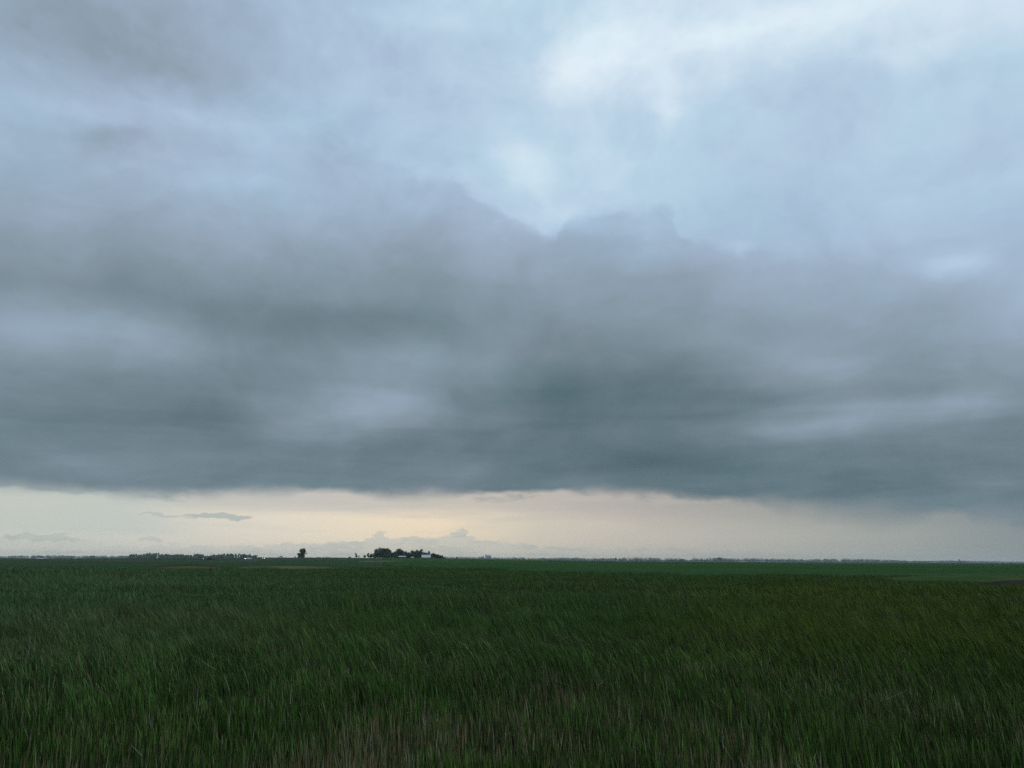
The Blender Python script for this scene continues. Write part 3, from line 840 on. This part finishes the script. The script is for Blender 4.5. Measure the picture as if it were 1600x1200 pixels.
# ------------------------------------------------------------------ buildings
def gabled(name, L, Wd, wall, rise, loc, rz, wall_m=None, roof_m=None, over=.4, doors=1):
    t = empty(name, loc, rz)
    bm = bmesh.new()
    P = [(-L / 2, -Wd / 2, -.2), (L / 2, -Wd / 2, -.2), (L / 2, Wd / 2, -.2), (-L / 2, Wd / 2, -.2), (-L / 2, -Wd / 2, wall), (L / 2, -Wd / 2, wall), (L / 2, Wd / 2, wall), (-L / 2, Wd / 2, wall), (-L / 2, 0, wall + rise), (L / 2, 0, wall + rise)]
    v = [bm.verts.new(p) for p in P]
    for f in ((0, 1, 5, 4), (2, 3, 7, 6), (1, 2, 6, 9, 5), (3, 0, 4, 8, 7), (0, 3, 2, 1)): bm.faces.new([v[i] for i in f])
    bm_obj('wall', bm, wall_m or M_WALL, t)
    V, F = [], []
    s = rise / (Wd / 2); th = .12
    a = L / 2 + over; b = Wd / 2 + over
    for dz in (.03, .03 + th):
        V += [(-a, -b, wall - over * s + dz), (a, -b, wall - over * s + dz), (a, 0, wall + rise + dz), (-a, 0, wall + rise + dz), (a, b, wall - over * s + dz), (-a, b, wall - over * s + dz)]
    F = [(6, 7, 8, 9), (9, 8, 10, 11), (1, 0, 3, 2), (2, 3, 5, 4), (0, 1, 7, 6), (4, 5, 11, 10), (1, 2, 8, 7), (2, 4, 10, 8), (3, 0, 6, 9), (5, 3, 9, 11)]
    mesh_from('roof', V, F, roof_m or M_ROOF, t)
    for k in range(doors):
        x = -L * .25 + k * L * .5
        box(t, 'door', M_DOOR, x - 1.2, x + 1.2, -Wd / 2 - .08, -Wd / 2 + .02, 0, min(2.1, wall - .2), .01)
    return t


p = at(667, 872); b1 = gabled('barn', 9.2, 8, 1.5, 2.6, p, 0.10)
tag(b1, 'barn with a bright pale metal roof at the right of the farmyard', 'barn')
p = at(630, 878); b2 = gabled('shed', 7.6, 6.5, 1.9, .75, p, -0.05, doors=2)
tag(b2, 'long low shed with a thin white roof in front of the farmyard trees', 'shed')
p = at(645.5, 884); b3 = gabled('granary', 2.6, 2.6, 1.1, .7, p, 0.3, roof_m=M_TIN)
tag(b3, 'tiny dull grey granary between the shed and the barn', 'granary')

ED = 7000.0
t = empty('grain_elevator', at(764.5, ED))
m = 3.39; t.scale = (ED / 4200,) * 3
box(t, 'elevator_house', M_TIN, -4.4 * m, 4.4 * m, -9, 9, -1, 24.0, .3)
bm = bmesh.new(); v = [bm.verts.new(q) for q in [(-4.6 * m, -9.5, 24.0), (4.6 * m, -9.5, 24.0), (4.6 * m, 9.5, 24.0), (-4.6 * m, 9.5, 24.0), (-4.0 * m, 0, 28.5), (2.5 * m, 0, 28.5)]]
for f in ((0, 1, 5, 4), (1, 2, 5), (2, 3, 4, 5), (3, 0, 4), (3, 2, 1, 0)): bm.faces.new([v[i] for i in f])
bm_obj('roof', bm, M_TIN, t)
box(t, 'headhouse', M_TIN, -4.9 * m, -3.9 * m, -3, 3, -1, 33.0, .2)
tag(t, 'hazy grain elevator with a thin tower, rising above the far trees', 'grain elevator')
t = empty('storage_silo', at(753.5, ED + 30), 0, ED / 4200)
for k, (x, h, r) in enumerate(((-2.0, 15, 4.6), (.6, 19, 4.6), (2.9, 21.5, 3.0))):
    bm = bmesh.new(); bmesh.ops.create_cone(bm, cap_ends=True, segments=24, radius1=r, radius2=r, depth=h + 1, matrix=Matrix.Translation((x * m, 0, h / 2 - .5)))
    bn = bm_obj('bin', bm, M_CONCRETE, t)
    bm = bmesh.new(); bmesh.ops.create_cone(bm, cap_ends=True, segments=24, radius1=r * 1.05, radius2=.5, depth=2, matrix=Matrix.Translation((x * m, 0, h + 1.02)))
    bm_obj('bin_roof', bm, M_TIN, bn)
tag(t, 'hazy cluster of round grain bins left of the elevator tower', 'grain silo')

pole0 = empty('utility_pole', (0, 0, 0))
bm = bmesh.new(); bmesh.ops.create_cone(bm, cap_ends=True, segments=10, radius1=.22, radius2=.15, depth=11, matrix=Matrix.Translation((0, 0, 4.9))); bm_obj('pole', bm, M_POLE, pole0)
box(pole0, 'crossarm', M_POLE, -1.3, 1.3, -.3, -.16, 9.3, 9.5, .01)
for i, (px, d, s, lab) in enumerate(((1003, 1700, .85, 'thin pole above the dark low wood, farthest left of the poles'), (1063.5, 1700, .85, 'thin pole above the gap after the darker wood'), (1192, 1800, .85, 'thin pole right of the big hazy tree'), (1262, 1850, .8, 'thin pole midway along the level tree line'), (1584, 1900, 1.0, 'thin pole alone at the right end of the horizon'))):
    o = pole0 if i == 0 else copy_tree(pole0)
    o.location = at(px, d); o.scale = (s * 1.1, s * 1.1, s); tag(o, lab, 'utility pole', 'utility poles along the far road')

for o in list(bpy.data.objects):
    for k in ('h0', 'w0'):
        if k in o: del o[k]

# ------------------------------------------------------------------ the wild grass
WIND = np.array([-1.0, 0.12])


def wedge(n, d0, d1, half=math.radians(43)):
    r = np.sqrt(rng.uniform(d0 * d0, d1 * d1, n)); a = rng.uniform(-half, half, n)
    return r * np.sin(a), r * np.cos(a), r, a


def field_end(t):
    """how far out the wild grass reaches"""
    return np.interp(t, EDGE_T, EDGE_D)


def mixc(a, b, t): return a * (1 - t)[:, None] + np.asarray(b) * t[:, None]


def grass_colour(x, y):
    n = len(x)
    big = vnoise(x, y, 22, 3, 3); mid = vnoise(x, y, 5, 5, 2)
    c = np.tile(np.array([0.055, 0.109, 0.019]), (n, 1))
    c = mixc(c, (0.062, 0.116, 0.030), np.clip((big - .45) * 3, 0, 1) * .8)                     # bluish green
    t = x / np.maximum(y, 1)
    right = np.clip((t - .12) / .3, 0, 1) * np.clip((y - 11) / 8, 0, 1) * np.clip((75 - y) / 30, 0, 1)
    c = mixc(c, (0.108, 0.132, 0.014), np.clip(right * (.45 + .8 * (mid - .3)), 0, .9))           # olive to the right
    left = np.clip((-t - .2) / .3, 0, 1) * np.clip((y - 10) / 14, 0, 1)
    c = mixc(c, (0.080, 0.142, 0.050), left * .75)
    yel = np.clip((vnoise(x, y, 9, 9, 2) - .55) * 6, 0, 1) * .4
    c = mixc(c, (0.085, 0.098, 0.024), yel)
    c *= (.55 + .9 * vnoise(x, y, .45, 71, 2))[:, None]
    lone = rng.uniform(0, 1, n) > .90
    c[lone] = c[lone] * np.array([1.9, 1.7, 1.9]) + .012  # scattered blades lightened: highlights of lit blades put into the tint
    c *= (.25 + 1.75 * rng.uniform(0, 1, n) ** 1.4)[:, None]
    dead = rng.uniform(0, 1, n) < .025 + .18 * np.clip((vnoise(x, y, 3.5, 81, 3) - .42) * 4, 0, 1) * np.clip((26 - np.hypot(x, y)) / 12, .25, 1)
    c[dead] = np.array([.135, .118, .062]) * rng.uniform(.5, 1.5, int(dead.sum()))[:, None]
    return c


def grass_height(x, y):
    t = x / np.maximum(y, 1); r = np.hypot(x, y)
    h = .40 + .12 * (vnoise(x * .35, y, 8, 23, 2) - .5) * 2 + .22 * (vnoise(x, y, 7, 1, 2) - .5) * 2 + .10 * (vnoise(x, y, 28, 2, 1) - .5) * 2
    h = h * np.clip(.70 + (r - 8) / 30, .70, 1.05)
    h = h * (.55 + .9 * np.where(r < 40, vnoise(x, y, .5, 72, 2), .5))
    h += .75 * np.exp(-((x - 21.5) / 2.6) ** 2 - ((y - 64) / 5.0) ** 2)        # reeds on the right
    h += .25 * np.exp(-((x + 25) / 9) ** 2 - ((y - 52) / 4) ** 2)
    h -= .25 * np.exp(-((x + 28) / 10) ** 2 - ((y - 42) / 4) ** 2)
    return np.clip(h, .12, 1.2)


def blades(name, x, y, H, wid, tint, lean, segs, mat, curl=1.0, jitter=.26):
    n = len(x); z0 = ground_h(x, y) - .02
    ang = rng.uniform(0, 2 * np.pi, n)
    wx, wy = np.cos(ang), np.sin(ang)                                     # width direction
    ld = WIND[None] * lean[:, None] + rng.normal(0, jitter, (n, 2)) * .45
    ld = ld * H[:, None]
    if segs == 3: S = [0, .38, .74]; Wd = [.85, 1.0, .62]
    elif segs == 2: S = [0, .55]; Wd = [.9, .85]
    else: S = [0]; Wd = [1.0]
    pts = []
    def cen(s):
        b = s ** (1 + .75 * curl)
        dz = H * (s - .28 * s * s * np.clip(np.hypot(ld[:, 0], ld[:, 1]) / H, 0, 1.2))
        return x + ld[:, 0] * b, y + ld[:, 1] * b, z0 + dz
    for s, w in zip(S, Wd):
        cx, cy, cz = cen(s)
        hw = wid * w * .5
        pts.append(np.stack([cx - wx * hw, cy - wy * hw, cz], 1)); pts.append(np.stack([cx + wx * hw, cy + wy * hw, cz], 1))
    pts.append(np.stack(cen(1.0), 1))
    nv = len(pts)
    co = np.stack(pts, 1).reshape(-1, 3)
    base = (np.arange(n) * nv)[:, None]
    polys = []; tot = []
    for k in range(len(S) - 1):
        polys.append(base + np.array([[2 * k, 2 * k + 1, 2 * k + 3, 2 * k + 2]])); tot.append(4)
    k = 2 * (len(S) - 1); polys.append(base + np.array([[k, k + 1, nv - 1]])); tot.append(3)
    loops = np.concatenate(polys, 1).ravel()
    totals = np.tile(np.array(tot), n); starts = np.concatenate([[0], np.cumsum(totals)[:-1]])
    color = np.repeat(tint, nv, 0)
    return co, loops, starts, totals, color


def merge(parts):
    co, lo, st, to, cl = [], [], [], [], []; nv = nl = 0
    for c, l, s, t, k in parts:
        co.append(c); lo.append(l + nv); st.append(s + nl); to.append(t); cl.append(k); nv += len(c); nl += len(l)
    return tuple(np.concatenate(a) for a in (co, lo, st, to, cl))


def gust(x, y):
    r = np.hypot(x, y); t = x / np.maximum(y, 1)
    band = np.clip((vnoise(x * .35, y, 9, 19, 2) - .38) * 2.6, 0, 1)
    return .0 + .20 * vnoise(x, y, 5, 17, 2) * np.clip((r - 4) / 8, .35, 1) + .28 * band * np.clip((r - 9) / 10, 0, 1) + .22 * np.clip((r - 8) / 14, 0, 1) * np.clip(.55 + t * .9, .2, 1)


parts = []
for d0, d1, dens, wid, segs in ((4.5, 8, 640, .0105, 3), (8, 12, 600, .0108, 3), (12, 18, 480, .0115, 3), (18, 27, 400, .010, 2), (27, 40, 230, .015, 2), (40, 62, 130, .024, 2), (62, 95, 60, .045, 1), (95, 170, 22, .08, 1)):
    area = math.radians(43) * (d1 * d1 - d0 * d0)
    n = int(area * dens)
    x, y, r, a = wedge(n, d0, d1)
    t = np.tan(a)
    keep = y < field_end(t) * (1.04 + .22 * (vnoise(x, y, 7, 8, 2) - .5))
    soil = (t > .48) & (y > 70) & (y < 92) | (t > .585) & (y > 59 + (t - .585) * -14) & (y < 76)
    thin = vnoise(x, y, 1.2, 33, 3); keep &= rng.uniform(0, 1, n) < np.clip((thin - .18) * 2.6, .3, 1)
    keep &= ~soil
    x, y, r, t = x[keep], y[keep], r[keep], t[keep]; n = len(x)
    H = grass_height(x, y) * rng.uniform(.55, 1.25, n)
    parts.append(blades('g', x, y, H, wid * rng.uniform(.6, 1.4, n), grass_colour(x, y), gust(x, y) * rng.uniform(.6, 1.4, n), segs, M_BLADE))
gr = fast_mesh('grass', *merge(parts)[:4], [M_BLADE], merge(parts)[4])
tag(gr, 'tall wind-bent wild green grass filling the foreground field', 'grass', kind='stuff')

# old stubble and straw among the grass
parts = []
for d0, d1, dens, wid in ((5, 8, 640, .0062), (8, 11, 560, .0066), (11, 15, 330, .0080), (15, 22, 90, .011), (22, 36, 14, .016)):
    n = int(math.radians(43) * (d1 * d1 - d0 * d0) * dens)
    x, y, r, a = wedge(n, d0, d1); t = np.tan(a)
    row = .5 + .5 * np.cos(2 * np.pi * (x * .96 + y * .28) / .9)
    cl = vnoise(x, y, 1.6, 41, 2); big = vnoise(x, y, 6, 43, 2)
    w = np.clip((cl - .33) * 2.6, .12, .9) * np.clip((big - .1) * 1.8, 0.3, .85) * (.6 + .4 * row) * np.where(t < -.42, .45, 1.0) * (.75 + .5 * np.clip((9.5 - r) / 2, 0, 1))
    w *= np.clip((19 - y) / 9, .10, 1)
    keep = rng.uniform(0, 1, n) < w
    x, y, r = x[keep], y[keep], r[keep]; n = len(x)
    H = rng.uniform(.14, .36, n) * (1 + .25 * (vnoise(x, y, 2, 44, 1) - .5))
    tint = np.array([0.30, 0.225, 0.092]) * rng.uniform(.4, 1.4, n)[:, None]
    tint = mixc(tint, (0.115, 0.115, 0.07), rng.uniform(0, .8, n))
    pal = rng.uniform(0, 1, n) > .86; tint[pal] = np.array([.46, .42, .28]) * rng.uniform(.7, 1.2, int(pal.sum()))[:, None]
    parts.append(blades('s', x, y, H, wid * rng.uniform(.6, 1.3, n), tint, rng.uniform(-.06, .14, n), 3, M_STRAW, curl=.1, jitter=.16))
# fallen and broken straws lying at a slant in the grass
n = 900
x, y, r, a = wedge(n, 5.5, 20)
keep = rng.uniform(0, 1, n) < np.clip((vnoise(x, y, 3, 51, 2) - .3) * 2.4, .05, 1); x, y = x[keep], y[keep]; n = len(x)
tint = np.array([.30, .28, .21]) * rng.uniform(.35, 1.2, n)[:, None]
p = list(blades('f', x, y, rng.uniform(.08, .24, n), np.full(n, .0045), tint, rng.uniform(-1.5, 1.8, n), 2, M_STRAW, curl=-.6, jitter=1.2))
p[0][:, 2] += np.repeat(rng.uniform(.05, .28, n), 5)
parts.append(tuple(p))
mm = merge(parts)
st = fast_mesh('stubble', *mm[:4], [M_STRAW], mm[4])
tag(st, 'clumps of brown dead stubble stalks showing through the near grass', 'stubble', kind='stuff')

# seed heads and pale tips on the right
n = 2600
x, y, r, a = wedge(n, 12, 45); t = np.tan(a)
keep = (t > .2) & (rng.uniform(0, 1, n) < np.clip((vnoise(x, y, 4, 61, 2) - .35) * 3, 0, 1)); x, y = x[keep], y[keep]; n = len(x)
p = blades('h', x, y, grass_height(x, y) * rng.uniform(1.0, 1.3, n), .010 * np.hypot(x, y) / 16, np.array([.20, .20, .13]) * rng.uniform(.4, 1.3, n)[:, None], gust(x, y), 3, M_STRAW)
wf = fast_mesh('seed_grass', *p[:4], [M_STRAW], p[4])
tag(wf, 'scattered pale seeding grass stems on the right of the field', 'grass', kind='stuff')

# ------------------------------------------------------------------ air
bm = bmesh.new()
HX = GR + 120
bmesh.ops.create_cube(bm, size=1, matrix=Matrix.Translation((0, 0, (62 - 1.3) / 2)) @ Matrix.Diagonal((2 * HX, 2 * HX, 62 + 1.3, 1)))
mh = bpy.data.materials.new('haze_air'); mh.use_nodes = True; nt = mh.node_tree; nt.nodes.clear()
o_ = nt.nodes.new('ShaderNodeOutputMaterial'); pv = nt.nodes.new('ShaderNodeVolumePrincipled')
pv.inputs['Color'].default_value = (0.79, 0.88, 0.89, 1); pv.inputs['Density'].default_value = 0.85e-4; pv.inputs['Anisotropy'].default_value = 0.0
nt.links.new(pv.outputs[0], o_.inputs['Volume'])
hz = bm_obj('haze', bm, mh); tag(hz, kind='stuff')

# ------------------------------------------------------------------ camera
cam = bpy.data.cameras.new('camera'); cam.sensor_width = 36; cam.sensor_fit = 'HORIZONTAL'; cam.lens = 36 * 1209 / 1600
cam.clip_start = 0.1; cam.clip_end = 30000
co = link(bpy.data.objects.new('camera', cam))
co.location = (0, 0, EYE)
co.rotation_mode = 'QUATERNION'
q = Matrix.Rotation(math.radians(90 + 12.83), 4, 'X') @ Matrix.Rotation(math.radians(0.29), 4, 'Z')
co.rotation_quaternion = q.to_quaternion()
scene.camera = co
scene.view_settings.view_transform = 'Standard'; scene.view_settings.look = 'None'
scene.view_settings.exposure = 0; scene.view_settings.gamma = 1
scene.cycles.use_adaptive_sampling = False; scene.cycles.use_denoising = False; scene.cycles.denoiser = 'OPENIMAGEDENOISE'; scene.cycles.denoising_prefilter = 'ACCURATE'; scene.cycles.denoising_input_passes = 'RGB_ALBEDO_NORMAL'
scene.cycles.max_bounces = 6; scene.cycles.volume_bounces = 0; scene.cycles.diffuse_bounces = 3
scene.cycles.transmission_bounces = 3
